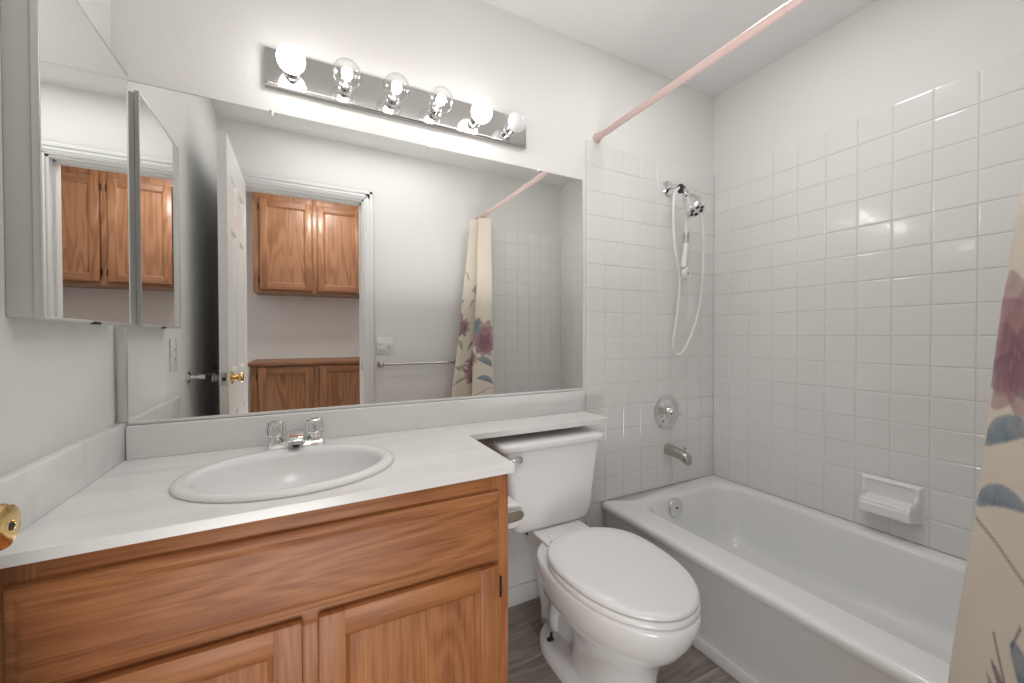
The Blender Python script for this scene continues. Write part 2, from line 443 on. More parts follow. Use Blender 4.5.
# ================================================================== bathroom door
ang = math.radians(0.3)
DW, DT, DH = .690, .035, 2.008
hinge = Vector((DX0 + .003, -D + .012, .008))
dm = Matrix.Translation(hinge) @ Matrix.Rotation(PI / 2 - ang, 4, 'Z')     # local x runs from hinge to latch, local -y faces into the room
def door_slab():
    b = B(); w = DW
    rows = [(0, .22), (.22 + .50, .22 + .50 + .20), (1.60, 1.70), (1.86, DH)]
    xsn = [(0, .115), (w / 2 - .05, w / 2 + .05), (w - .115, w)]
    for x0, x1 in xsn: b.box(x0, x1, -DT, 0, 0, DH)
    for z0, z1 in rows:
        b.box(.115, w / 2 - .05, -DT, 0, z0, z1); b.box(w / 2 + .05, w - .115, -DT, 0, z0, z1)
    for i in range(3):
        z0, z1 = rows[i][1], rows[i + 1][0]
        for x0, x1 in ((.115, w / 2 - .05), (w / 2 + .05, w - .115)):
            for s in (0, 1):
                base = -.010 if s else -DT + .010
                top = -.003 if s else -DT + .003
                e = 0 if s else -DT
                r = [[(x0, e, z0), (x1, e, z0), (x1, e, z1), (x0, e, z1)]]
                for ins, yy in ((.014, base), (.022, base), (.045, top)):
                    r.append([(x0 + ins, yy, z0 + ins), (x1 - ins, yy, z0 + ins), (x1 - ins, yy, z1 - ins), (x0 + ins, yy, z1 - ins)])
                b.loft(r, cap0=False)
    bmesh.ops.transform(b.bm, matrix=dm, verts=b.bm.verts); return b
dr = struct('door_1', door_slab(), WHITE, loc=hinge, ang=20)
def dpt(x, y, z): return dm @ Vector((x, y, z))
def ddir(x, y, z): return dm.to_3x3() @ Vector((x, y, z))
KX, KZ = DW - .070, .893
for side in (-1, 1):
    o = dpt(KX, -DT if side < 0 else 0, KZ); d = ddir(0, side, 0)
    L = .047 if side < 0 else .038
    b = B().lathe([(.031, 0), (.032, .003), (.026, .007), (.012, .010), (.0105, L * .42), (.016, L * .55), (.0215, L * .72), (.0232, L * .86), (.021, L * .97), (.014, L * 1.03), (.0055, L * 1.03), (.005, L)], o, d, 36)
    k = obj('door_knob', b, BRASS if side < 0 else CHROME, dr)
    if side < 0: k['label'] = 'round brass door knob on the room side'
    obj('privacy_hole', B().cyl(o + d * (L * 1.0), o + d * (L * 1.032), .0042, n=12), BLACK, k)
b = B().box(DW - .0004, DW + .0012, -DT + .006, -.006, KZ - .028, KZ + .028, .0004)
bmesh.ops.transform(b.bm, matrix=dm, verts=b.bm.verts); lp = obj('latch_plate', b, NICKEL, dr)
b = B().box(DW + .001, DW + .006, -DT / 2 - .007, -DT / 2 + .007, KZ - .008, KZ + .008, .0015)
bmesh.ops.transform(b.bm, matrix=dm, verts=b.bm.verts); obj('latch_bolt', b, BRONZE, lp)
for hz in (.2, .98, 1.76):
    obj('hinge', B().cyl(dpt(-.001, .002, hz - .04), dpt(-.001, .002, hz + .04), .005, n=12), BRASS, dr)

# ================================================================== oak panel door builder (vanity and linen cupboards)
def panel_door(parent, x0, x1, z0, z1, y, s, mx, mz, fw=.052, hinge_x=None, hz=(), name='door', th=.018):
    """front face at y + s*th; s = -1 faces the camera side, +1 faces the mirror"""
    yf = y + s * th
    def yb(a, c): return (min(a, c), max(a, c))
    d = bpy.data.objects.new(name, None); COL.objects.link(d); d.empty_display_size = .05
    WLOC[d.name] = Vector(((x0 + x1) / 2, y, z0)); d.parent = parent; d.location = WLOC[d.name] - WLOC[parent.name]
    for a, c in ((x0, x0 + fw), (x1 - fw, x1)): obj('stile', B().box(a, c, *yb(y, yf), z0, z1, .0035, 2), mz, d)
    for zz in ((z0, z0 + fw), (z1 - fw, z1)):
        obj('rail', B().box(x0 + fw - .004, x1 - fw + .004, *yb(y, yf - s * .0004), zz[0], zz[1], .0035, 2), mx, d)
    r = []
    for ins, dep in ((0, .003), (.009, .010), (.010, .0105)):
        r.append([(x0 + fw + ins, y + s * (th - dep), z0 + fw + ins), (x1 - fw - ins, y + s * (th - dep), z0 + fw + ins), (x1 - fw - ins, y + s * (th - dep), z1 - fw - ins), (x0 + fw + ins, y + s * (th - dep), z1 - fw - ins)])
    obj('panel', B().loft(r, cap0=False), mz, d, ang=25)
    for h in hz:
        q = B().cyl((hinge_x, y + s * th * .5, h - .024), (hinge_x, y + s * th * .5, h + .024), .0045, n=10)
        q.box(hinge_x - .006, hinge_x + .006, *yb(y, y + s * .003), h - .022, h + .022)
        obj('hinge', q, BRONZE, d)
    return d

# ================================================================== vanity cabinet
VX1, VY, VZ = .898, -.52, .7415
va = thing('vanity_cabinet', 'oak bathroom vanity cabinet with two panel doors under white countertop', 'cabinet', (.449, -.26, 0))
obj('side_panel', B().box(VX1 - .016, VX1, VY + .019, -.014, 0, VZ), OAKZ, va)
obj('side_panel', B().box(XL + .002, .014, VY + .019, -.014, 0, VZ), OAKZ, va)
obj('back_panel', B().box(.014, VX1 - .016, -.02, -.014, .09, VZ), OAKZ, va)
obj('cabinet_floor', B().box(.014, VX1 - .016, VY + .02, -.02, .09, .105), OAKX, va)
for x0, x1, z0, z1 in ((XL + .002, .052, .0, VZ), (VX1 - .046, VX1, .0, VZ), (.417, .467, .13, .50)): obj('frame_stile', B().box(x0, x1, VY, VY + .019, z0, z1, .001), OAKZ, va)
for z0, z1 in ((.09, .132), (.498, .552), (.672, VZ)): obj('frame_rail', B().box(.052, VX1 - .046, VY + .0003, VY + .018, z0, z1, .001), OAKX, va)
obj('toe_kick', B().box(.03, VX1 - .03, VY + .06, VY + .072, 0, .095), OAKX, va)
# false drawer front: slab with a routed border
def slab_front(x0, x1, z0, z1, y, th):
    r = []
    for ins, dep in ((0, 0), (0, th - .006), (.003, th - .002), (.008, th - .0005), (.014, th - .0005), (.022, th + .0035), (.026, th + .004)):
        r.append([(x0 + ins, y - dep, z0 + ins), (x1 - ins, y - dep, z0 + ins), (x1 - ins, y - dep, z1 - ins), (x0 + ins, y - dep, z1 - ins)])
    return B().loft(r)
obj('drawer_front', slab_front(.019, .866, .537, .702, VY, .016), OAKX, va, ang=20)['label'] = 'wide false drawer front of plain oak'
panel_door(va, .019, .428, .112, .519, VY, -1, OAKX, OAKZ, hinge_x=.0145, hz=(.19, .44))
panel_door(va, .457, .866, .112, .519, VY, -1, OAKX, OAKZ, hinge_x=.8705, hz=(.18, .458))

# ================================================================== countertop with shelf over the toilet
ct = thing('countertop', 'white cultured marble vanity countertop with a narrow shelf over the toilet', 'countertop', (.46, -.27, .738))
CZ0, CZ = .742, .762
SCX, SCY = .411, -.311
def arc(cx, cy, r, a0, a1, n=6): return [(cx + r * math.cos(math.radians(a0 + (a1 - a0) * i / n)), cy + r * math.sin(math.radians(a0 + (a1 - a0) * i / n))) for i in range(n + 1)]
out = [(XL + .001, -.001), (XL + .001, -.552)] + arc(.918 - .010, -.530 + .010, .010, 270, 360, 4) + arc(.918 + .02, -.182 - .02, .02, 180, 90, 5) + arc(1.527 - .012, -.182 + .012, .012, 270, 360, 4) + [(1.527, -.001)]
hole = [(p[0], p[1]) for p in ell(SCX, SCY, .215, .168, 0, 64)]
cb = B().prism(out, [hole], CZ0, CZ)
top = obj('slab', cb, MARBLE, ct, ang=30)
bv = top.modifiers.new('edge', 'BEVEL'); bv.width = .004; bv.segments = 3; bv.limit_method = 'ANGLE'; bv.angle_limit = math.radians(50)
obj('backsplash', B().box(.0085, 1.522, -.020, -.001, CZ - .001, .853, .004, 3), MARBLE, ct)
obj('side_splash', B().box(XL + .0005, .0075, -.536, -.001, CZ - .001, .862, .004, 3), MARBLE, ct)

# ================================================================== sink
sk = thing('sink', 'white oval drop-in sink set into the vanity countertop', 'sink', (SCX, SCY, .762))
prof = [(.232, .186, .7605), (.238, .192, .7635), (.2385, .1925, .767), (.235, .189, .7725), (.226, .180, .7755), (.216, .170, .776), (.208, .160, .774), (.203, .150, .768), (.199, .1465, .758),
        (.190, .138, .730), (.172, .122, .695), (.140, .096, .664), (.095, .064, .646), (.045, .034, .640), (.021, .021, .639)]
rings = [ell(SCX, SCY - (.004 if i > 5 else 0), a, c, z, 72) for i, (a, c, z) in enumerate(prof)]
under = [(.021, .021, .628), (.05, .04, .628), (.1, .07, .634), (.148, .104, .652), (.18, .13, .684), (.199, .147, .72), (.208, .157, .755), (.214, .164, .7605)]
rings += [ell(SCX, SCY - .004, a, c, z, 72) for a, c, z in under]
obj('basin', B().loft(rings, False, False), SINKM, sk, ang=60)
obj('drain', B().lathe([(.021, 0), (.0225, .003), (.019, .0045), (.014, .002), (.013, -.006), (.0, -.006)], (SCX, SCY - .004, .6385), (0, 0, 1), 28), CHROME, sk)

# ================================================================== faucet
fa = thing('faucet', 'low chrome sink faucet with two clear acrylic knob handles', 'faucet', (.411, -.078, .762))
fb = B()
r = []
for ins, z in ((0, .7622), (0, .766), (.006, .778), (.010, .783), (.014, .784)): r.append(rrect(.331 + ins, .491 - ins, -.106 + ins, -.050 - ins, .012, z, 4))
obj('base_plate', fb.loft(r), CHROME, fa, ang=40)
sb = B(); sec = []
for y, hw, z0, z1 in ((-.052, .018, .783, .800), (-.075, .024, .781, .812), (-.105, .024, .784, .812), (-.140, .022, .790, .808), (-.168, .019, .790, .804), (-.176, .016, .792, .801)):
    q = rrect(.411 - hw, .411 + hw, z0, z1, .005, 0, 4); sec.append([(a, y, c) for a, c, _ in q])
sp = obj('spout', sb.loft(sec), CHROME, fa, ang=45)
obj('aerator', B().cyl((.411, -.160, .782), (.411, -.160, .792), .009), BLACK, sp)
for hx in (.358, .460):
    st = obj('handle_base', B().lathe([(.021, 0), (.021, .004), (.0135, .016), (.0125, .022), (.009, .024), (.008, .046)], (hx, -.078, .782), (0, 0, 1), 24), CHROME, fa)
    h = B().lathe([(.013, 0), (.0235, .005), (.0255, .018), (.0255, .030), (.022, .042), (.012, .047), (.006, .045)], (hx, -.078, .797), (0, 0, 1), 10)
    obj('acrylic_knob', h, CRYS, fa, smooth=False)
    obj('index_cap', B().cyl((hx, -.078, .8425), (hx, -.078, .8455), .0075, n=16), CHROME, fa)

# ================================================================== big wall mirror
mi = thing('wall_mirror', 'large frameless wall mirror above the white backsplash', 'mirror', (.766, -.003, .858))
obj('glass', B().box(.010, 1.524, -.006, -.001, .862, 1.778), MIRROR, mi, smooth=False)
obj('channel', B().box(.010, 1.5245, -.0085, -.0005, .8545, .8630, .001), WHITE, mi)
obj('edge_strip', B().box(-.0075, .0098, -.012, -.0005, .863, 1.12, .001), EDGEM, mi)
for x in (.35, .84, 1.3): obj('clip', B().box(x - .006, x + .006, -.0085, -.0005, 1.770, 1.783, .0015), CHROME, mi)
obj('edge_strip', B().box(1.5242, 1.5262, -.007, -.0005, .862, 1.779), EDGEM, mi)
obj('edge_strip', B().box(.010, 1.5262, -.007, -.0005, 1.7781, 1.7801), EDGEM, mi)

# ================================================================== medicine cabinet
mc = thing('medicine_cabinet', 'mirrored medicine cabinet on the left wall beside the big mirror', 'cabinet', (.014, -.243, 1.122))
MY0, MY1, MZ0, MZ1, MX = -.442, -.045, 1.122, 1.776, .030
obj('body', B().box(XL + .0005, .019, MY0 + .004, MY1 - .004, MZ0 + .004, MZ1 - .004, .001), CABMETAL, mc)
md = obj('door', B().box(.0202, MX - .003, MY0 + .002, MY1 - .002, MZ0 + .002, MZ1 - .002), CABMETAL, mc)
obj('mirror_pane', B().box(MX - .004, MX, MY0 + .005, MY1 - .004, MZ0 + .006, MZ1 - .005), MIRROR, md, smooth=False)
eb = B()
for a in ((MY0, MY0 + .005, MZ0 + .0006, MZ1 - .0006), (MY1 - .004, MY1, MZ0 + .0006, MZ1 - .0006), (MY0 + .0006, MY1 - .0006, MZ0, MZ0 + .006), (MY0 + .0006, MY1 - .0006, MZ1 - .005, MZ1)): eb.box(.0205, MX + .0012, a[0], a[1], a[2], a[3], .0008)
obj('edge_frame', eb, EDGEM, md)
obj('finger_pull', B().box(MX - .004, MX + .004, -.255, -.225, MZ0 - .003, MZ0 + .003, .001), BRONZE, md)

# ================================================================== vanity light bar
vl = thing('vanity_light_bar', 'polished metal vanity light bar with six round globe bulbs', 'light fixture', (.785, -.01, 1.852))
LX0, LX1, LZ0, LZ1 = .334, 1.236, 1.852, 1.967
r = []
for ins, y in ((0, -.0008), (0, -.018), (.003, -.0205), (.008, -.0205), (.009, -.0212)): r.append([(LX0 + ins, y, LZ0 + ins), (LX1 - ins, y, LZ0 + ins), (LX1 - ins, y, LZ1 - ins), (LX0 + ins, y, LZ1 - ins)])
obj('backplate', B().loft(r), STEEL, vl, ang=20)
LZ = 1.902
for i, x in enumerate((.406, .557, .707, .856, 1.009, 1.155)):
    so = B().lathe([(.024, 0), (.024, .002), (.019, .004), (.0185, .030), (.0165, .032), (.014, .030)], (x, -.0212, LZ), (0, -1, 0), 28)
    obj('socket', so, CHROME, vl)
    kind = 'on' if i in (0, 4) else 'clear' if i in (1, 2, 3) else 'off'
    R = (.038, .042, .042, .042, .038, .036)[i]
    cy = -.0212 - .030 - R * .86
    prof = [(.0125, 0), (.0135, .008), (.016, .012)]
    cyo = R * .86 + .002
    a0 = math.asin(.016 / R)
    for k in range(1, 25):
        a = a0 + (PI - a0) * k / 24
        prof.append((R * math.sin(a), cyo + .012 - R * math.cos(a) - (R - R * math.cos(a0)) * 0))
    bl = B().lathe(prof, (x, -.0212 - .026, LZ), (0, -1, 0), 32)
    mat = BULB_ON if kind == 'on' else GLOBE if kind == 'clear' else FROSTG
    bo = obj('bulb', bl, mat, vl, ang=60)
    bo['label'] = {'on': 'frosted white globe bulb, lit', 'clear': 'clear glass globe bulb with bright filament', 'off': 'frosted globe bulb, dark'}[kind]
    if kind == 'clear':
        yc = -.0212 - .026 - cyo - .006
        obj('filament', B().sphere((x, yc, LZ), .015, 16), FILA, bo)
        obj('stem', B().cyl((x, -.046, LZ), (x, yc + .010, LZ), .006, .003, 12), FROSTG, bo)

# ================================================================== toilet
TX = 1.27
to = thing('toilet', 'white two-piece toilet with closed lid between vanity and bathtub', 'toilet', (TX, -.4, 0))
tb = B(); r = []
TKX = TX - .012
for hw, y0, y1, rr, z in ((.136, -.170, -.045, .03, .383), (.160, -.188, -.032, .030, .386), (.170, -.195, -.025, .028, .398), (.176, -.197, -.022, .026, .44), (.192, -.199, -.018, .026, .56), (.212, -.202, -.014, .026, .676), (.213, -.202, -.014, .026, .683)):
    r.append(rrect(TKX - hw, TKX + hw, y0, y1, rr, z, 8))
obj('tank', tb.loft(r), PORC, to, ang=50)
r = []
for ins, z in ((.010, .6835), (.003, .6865), (0, .691), (0, .704), (.003, .710), (.010, .713), (.03, .7145)): r.append(rrect(TKX - .228 + ins, TKX + .228 - ins, -.214 + ins, -.008 - ins, .030, z, 8))
obj('tank_lid', B().loft(r), PORC, to, ang=50)
lv = B().cyl((1.098, -.199, .660), (1.098, -.215, .660), .012, n=20).tube([(1.098, -.213, .660), (1.085, -.219, .661), (1.045, -.220, .658)], .0065, 12, 6, .0085).sphere((1.045, -.220, .658), .0088, 14)
obj('flush_lever', lv, CHROME, to)
# bowl, pedestal and trapway as one surface
secs = [(.000, -.175, -.655, .122, 2.6), (.022, -.175, -.655, .122, 2.6), (.034, -.180, -.648, .112, 2.5), (.046, -.330, -.642, .092, 2.2), (.10, -.340, -.642, .088, 2.1), (.15, -.325, -.650, .092, 2.1),
        (.19, -.285, -.662, .108, 2.1), (.225, -.245, -.692, .134, 2.1), (.26, -.210, -.727, .158, 2.1), (.30, -.205, -.752, .175, 2.1), (.335, -.205, -.766, .183, 2.1), (.358, -.21, -.770, .186, 2.1), (.368, -.215, -.767, .184, 2.1), (.373, -.22, -.760, .178, 2.1)]
bo = obj('bowl', B().loft([egg(TX, yb, yf, w, z, 64, sq, .52 if .04 < z < .2 else .42) for z, yb, yf, w, sq in secs]), PORC, to, ang=60)
# rear deck under the tank
r = []
for hw, y0, y1, rr, z in ((.042, -.38, -.12, .03, .002), (.042, -.38, -.12, .03, .06), (.046, -.38, -.10, .03, .15), (.054, -.36, -.075, .03, .24), (.078, -.35, -.050, .03, .31), (.100, -.36, -.035, .03, .345), (.106, -.37, -.030, .03, .372), (.103, -.366, -.034, .03, .380), (.09, -.35, -.045, .02, .3825)):
    r.append(rrect(TX - hw, TX + hw, y0, y1, rr, z, 6))
obj('deck', B().loft(r), PORC, to, ang=50)
# trapway bulge seen on each side of the foot
for s in (-1, 1):
    obj('trapway', B().tube([(TX + s * .020, -.52, .10), (TX + s * .036, -.45, .19), (TX + s * .042, -.37, .235), (TX + s * .036, -.28, .20), (TX + s * .026, -.235, .11), (TX + s * .022, -.225, .034)], .034, 18, 8), PORC, to)
    bt = B().lathe([(.017, 0), (.016, .004), (.008, .008), (.0055, .009), (.0050, .028), (.003, .029)], (TX + s * .080, -.272, .032), (0, 0, 1), 18)
    obj('floor_bolt', bt, BLACK if s < 0 else PORC, to)
    obj('tank_bolt', B().cyl((TX + s * .098, -.140, .352), (TX + s * .098, -.140, .388), .009, n=12), BLACK, to)
    obj('bolt_cap', B().lathe([(.012, 0), (.011, .004), (.004, .006)], (TX + s * .065, -.245, .3815), (0, 0, 1), 16), PORC, to)
# seat ring and lid
def seat_rings(yb, yf, w, zs):
    return [egg(TX, yb - i, yf + i, w - i, z, 64, 2.12, .40) for i, z in zs]
st = B().loft(seat_rings(-.296, -.764, .182, ((.006, .3735), (0, .377), (0, .388), (.004, .3915))))
obj('seat', st, SEATM, to, ang=50)
ld = B().loft(seat_rings(-.290, -.762, .181, ((.005, .3935), (0, .397), (0, .404), (.003, .409), (.010, .412), (.05, .4145), (.12, .4155))))
obj('seat_lid', ld, SEATM, to, ang=50)
for s in (-1, 1):
    obj('seat_hinge', B().box(TX + s * .075 - .020, TX + s * .075 + .020, -.312, -.286, .381, .397, .005, 3), SEATM, to)

# ================================================================== toilet paper and its holder on the vanity side
hp = thing('toilet_paper_holder', 'small chrome toilet paper holder on the side of the vanity', 'toilet paper holder', (.905, -.40, .585))
RX, RZ = .944, .592
obj('mount_plate', B().box(VX1 + .0005, VX1 + .005, -.472, -.318, RZ - .02, RZ + .02, .002), CHROME, hp)
for y0, y1 in ((-.468, -.460), (-.332, -.324)):
    pts = []
    b = B(); r = []
    for x, hz in ((VX1 + .004, .016), (VX1 + .022, .015), (RX + .006, .0145), (RX + .020, .0125), (RX + .027, .008), (RX + .030, .003)):
        r.append([(x, y0, RZ + .004 - hz), (x, y1, RZ + .004 - hz), (x, y1, RZ + .004 + hz), (x, y0, RZ + .004 + hz)])
    obj('arm', b.loft(r), CHROME, hp)
obj('spindle', B().cyl((RX, -.461, RZ), (RX, -.331, RZ), .009), PLAST, hp)
tp = B(); r = []
prof = [(.016, -.451), (.034, -.452), (.036, -.450), (.036, -.344), (.034, -.342), (.016, -.343), (.016, -.451)]
tp.lathe([(a, -(y)) for a, y in prof], (RX, 0, RZ), (0, -1, 0), 40, cap0=False, cap1=False)
tag(obj('toilet_paper_roll', tp, PAPER, ang=40), 'white roll of toilet paper on the chrome holder', 'toilet paper')

# ================================================================== bathtub
tu = thing('bathtub', 'white alcove bathtub against the tiled walls', 'bathtub', (2.01, -.74, 0))
X1, Y0, Y1, RZ_ = W - .0015, -D + .0075, -.0075, .3355
K = 10
rings = [rrect(1.654, X1, Y0, Y1, .004, .046, K), rrect(1.650, X1, Y0, Y1, .004, .055, K), rrect(1.648, X1, Y0, Y1, .004, .286, K), rrect(1.640, X1, Y0, Y1, .004, .296, K),
         rrect(1.634, X1, Y0, Y1, .004, .306, K), rrect(1.6325, X1, Y0, Y1, .004, .318, K), rrect(1.636, X1, Y0, Y1, .004, .328, K), rrect(1.646, X1, Y0, Y1, .004, .3345, K), rrect(1.660, X1, Y0, Y1, .004, RZ_, K),
         rrect(1.745, 2.368, -1.40, -.088, .11, RZ_, K), rrect(1.757, 2.358, -1.39, -.096, .11, .3335, K), rrect(1.768, 2.350, -1.38, -.103, .11, .326, K), rrect(1.776, 2.345, -1.37, -.108, .11, .312, K),
         rrect(1.792, 2.335, -1.33, -.125, .12, .22, K), rrect(1.806, 2.322, -1.285, -.142, .12, .13, K), rrect(1.826, 2.302, -1.25, -.165, .12, .085, K), rrect(1.862, 2.270, -1.21, -.205, .11, .058, K), rrect(1.91, 2.22, -1.15, -.26, .10, .048, K)]
obj('tub_shell', B().loft(rings), TUBM, tu, ang=50)
ov = B().lathe([(.043, 0), (.043, .004), (.039, .008), (.012, .0095), (.004, .0095)], (1.985, -.1165, .283), (0, -1, .12), 36)
oo = obj('overflow_plate', ov, CHROME, tu)
obj('screw', B().cyl((1.985, -.123, .283), (1.985, -.1285, .2835), .005, n=12), BLACK, oo)
obj('tub_drain', B().lathe([(.030, 0), (.030, .003), (.022, .004), (.019, .001)], (2.005, -.30, .0475), (0, 0, 1), 28), CHROME, tu)
struct('trim_3', B().box(1.640, 1.662, -D + .002, -.002, 0, .046, .006, 3), WHITE)

# ================================================================== tub and shower fittings on the back wall
SX = 2.046
sv = thing('shower_valve', 'round chrome shower valve plate with single lever on the tile', 'shower valve', (SX, -.007, .712))
obj('escutcheon', B().lathe([(.086, 0), (.087, .003), (.080, .007), (.066, .0085), (.062, .0065), (.058, .0085), (.050, .016), (.036, .022), (.030, .023)], (SX, -.0068, .713), (0, -1, 0), 48), CHROME, sv)
obj('handle', B().lathe([(.026, .018), (.024, .040), (.019, .052), (.010, .055)], (SX, -.0068, .713), (0, -1, 0), 28).tube([(SX, -.052, .713), (SX + .022, -.056, .706), (SX + .040, -.058, .699)], .007, 12, 4, .0055), CHROME, sv)
ts = thing('tub_spout', 'brushed metal tub spout below the shower valve', 'tub spout', (SX + .008, -.07, .52))
r = []
sxx = SX + .010
for y, hw, z0, z1 in ((-.0068, .027, .494, .548), (-.012, .027, .494, .548), (-.06, .0255, .494, .545), (-.095, .0245, .489, .540), (-.118, .024, .478, .535), (-.132, .0225, .474, .527), (-.138, .018, .476, .515)):
    q = rrect(sxx - hw, sxx + hw, z0, z1, min(hw, (z1 - z0) / 2) * .85, 0, 5); r.append([(a, y, c) for a, c, _ in q])
obj('spout_body', B().loft(r), NICKEL, ts, ang=45)
obj('diverter_knob', B().lathe([(.0035, 0), (.0035, .012), (.008, .014), (.008, .020), (.004, .022)], (sxx, -.112, .534), (0, 0, 1), 16), NICKEL, ts)
sh = thing('overhead_shower', 'chrome shower head on a bent wall arm', 'shower head', (SX, -.08, 1.68))
obj('flange', B().lathe([(.038, 0), (.039, .003), (.033, .011), (.017, .016), (.012, .017)], (2.054, -.0068, 1.829), (0, -1, 0), 32), CHROME, sh)
obj('arm', B().tube([(2.054, -.008, 1.829), (2.055, -.045, 1.829), (2.056, -.072, 1.818), (2.056, -.105, 1.785)], .0105, 16, 8), CHROME, sh)
hd = Vector((.03, -.50, -.86)).normalized()
ho = Vector((2.056, -.104, 1.786))
obj('swivel', B().lathe([(.013, 0), (.0175, .004), (.0175, .018), (.013, .022), (.016, .026), (.016, .036)], ho, hd, 24), CHROME, sh)
head = obj('spray_head', B().lathe([(.013, .030), (.022, .038), (.032, .052), (.039, .072), (.043, .108), (.044, .124), (.0415, .130), (.037, .131), (.012, .1295)], ho, hd, 36), CHROME, sh)
ax = hd.orthogonal().normalized(); ay = hd.cross(ax)
for k in range(6):
    a = 2 * PI * k / 6
    c = ho + hd * .1295 + (ax * math.cos(a) + ay * math.sin(a)) * .0255
    obj('nozzle', B().cyl(c, c + hd * .003, .0085, n=14), BLACK, head)
obj('adjust_lever', B().cyl(ho + hd * .06 - Vector((.028, 0, 0)), ho + hd * .055 - Vector((.050, 0, 0)), .004, .003, 10), CHROME, head)
hs = thing('hand_shower', 'white hand shower and looped hose hanging from the shower arm', 'hand shower', (2.05, -.1, 1.0))
obj('bracket', B().lathe([(.016, -.012), (.018, -.008), (.018, .012), (.015, .016)], (2.056, -.082, 1.808), (0, -.62, -.78), 20)  .box(2.024, 2.044, -.110, -.090, 1.775, 1.812, .004), BLACK, hs)
hose = [(2.030, -.098, 1.802), (2.000, -.098, 1.775), (1.987, -.10, 1.725), (1.987, -.10, 1.600), (2.007, -.097, 1.477), (2.046, -.088, 1.376), (2.046, -.077, 1.234), (2.026, -.072, 1.102), (2.018, -.07, 1.034), (2.039, -.07, .998), (2.097, -.07, 1.023), (2.169, -.07, 1.132), (2.208, -.076, 1.266), (2.206, -.09, 1.41), (2.197, -.10, 1.554), (2.170, -.108, 1.675), (2.110, -.112, 1.735), (2.069, -.112, 1.725), (2.066, -.111, 1.680)]
obj('hose', B().tube(hose, .0068, 12, 8), PLAST, hs, ang=60)
hdl = B().tube([(2.066, -.111, 1.685), (2.060, -.111, 1.590), (2.057, -.111, 1.523), (2.046, -.113, 1.465), (2.040, -.114, 1.418)], .0085, 14, 6, .0125)
obj('handle', hdl, PLAST, hs, ang=60)
obj('collar', B().cyl((2.0615, -.111, 1.585), (2.058, -.111, 1.540), .0135, n=20), NICKEL, hs)
hf = obj('spray_face', B().lathe([(.018, 0), (.028, .006), (.030, .014), (.030, .022), (.027, .025), (.020, .025), (.018, .023)], (2.056, -.098, 1.393), (.25, -.95, -.12), 30), PLAST, hs)
obj('face_button', B().lathe([(.007, .022), (.007, .0265), (.005, .0275)], (2.056, -.098, 1.393), (.25, -.95, -.12), 16), NICKEL, hf)

# ================================================================== soap dish: a glazed plate that swells into a scooped tray
def soap_dish():
    bm = bmesh.new(); ny, nz = 61, 51; ya, yb, za, zb = -.845, -.660, .408, .548
    def sm(a, b_, x): t = max(0, min(1, (x - a) / (b_ - a))); return t * t * (3 - 2 * t)
    V = []
    for j in range(nz):
        z = za + (zb - za) * j / (nz - 1); row = []
        for i in range(ny):
            y = ya + (yb - ya) * i / (ny - 1)
            ed = min(y - ya, yb - y, zb - z, z - za)
            plate = .016 * sm(-.001, .012, ed)
            side = min(y - ya, yb - y)
            hz = (z - za) / (zb - za)
            wall = plate + .050 * sm(.72, .36, hz) * sm(0, .10, hz) * sm(.004, .020, side)       # outline of the side cheeks and front
            inside = sm(.018, .028, side)
            floor_ = .010 + .050 * sm(.50, .40, hz)                                              # recess above, tray floor below
            lip = .010 * sm(.36, .30, hz)
            tray = min(wall, floor_ * sm(.0, .12, hz) + lip * sm(.0, .14, hz) + plate * .4 * (1 - sm(.1, .2, hz)))
            rim = sm(.0, .016, zb - z)
            d = wall * (1 - inside) + tray * inside
            if zb - z < .016: d = plate
            row.append(bm.verts.new((W - .0005 - max(d, .0) , y, z)))
        V.append(row)
    for j in range(nz - 1):
        for i in range(ny - 1): bm.faces.new((V[j][i], V[j][i + 1], V[j + 1][i + 1], V[j + 1][i]))
    bmesh.ops.solidify(bm, geom=bm.faces[:], thickness=-.003) if False else None
    return bm
tag(obj('soap_dish', soap_dish(), PORC, ang=70), 'white ceramic soap dish on the tiled wall above the tub', 'soap dish')

# ================================================================== shower rod, curtain, rings
RXX, RODZ = 1.611, 1.985
ro = thing('shower_rod', 'pink coated shower curtain rod across the alcove', 'shower rod', (RXX, -.74, 1.97))
obj('tube', B().cyl((RXX, -.003, RODZ), (RXX, -.80, RODZ), .0135).cyl((RXX, -.78, RODZ), (RXX, -D + .003, RODZ), .0120), PINK, ro)
for y, s in ((-.0005, -1), (-D + .0005, 1)):
    obj('end_cap', B().lathe([(.021, 0), (.021, .006), (.0165, .014), (.0160, .028), (.0140, .030)], (RXX, y, RODZ), (0, s, 0), 24), PINK, ro)

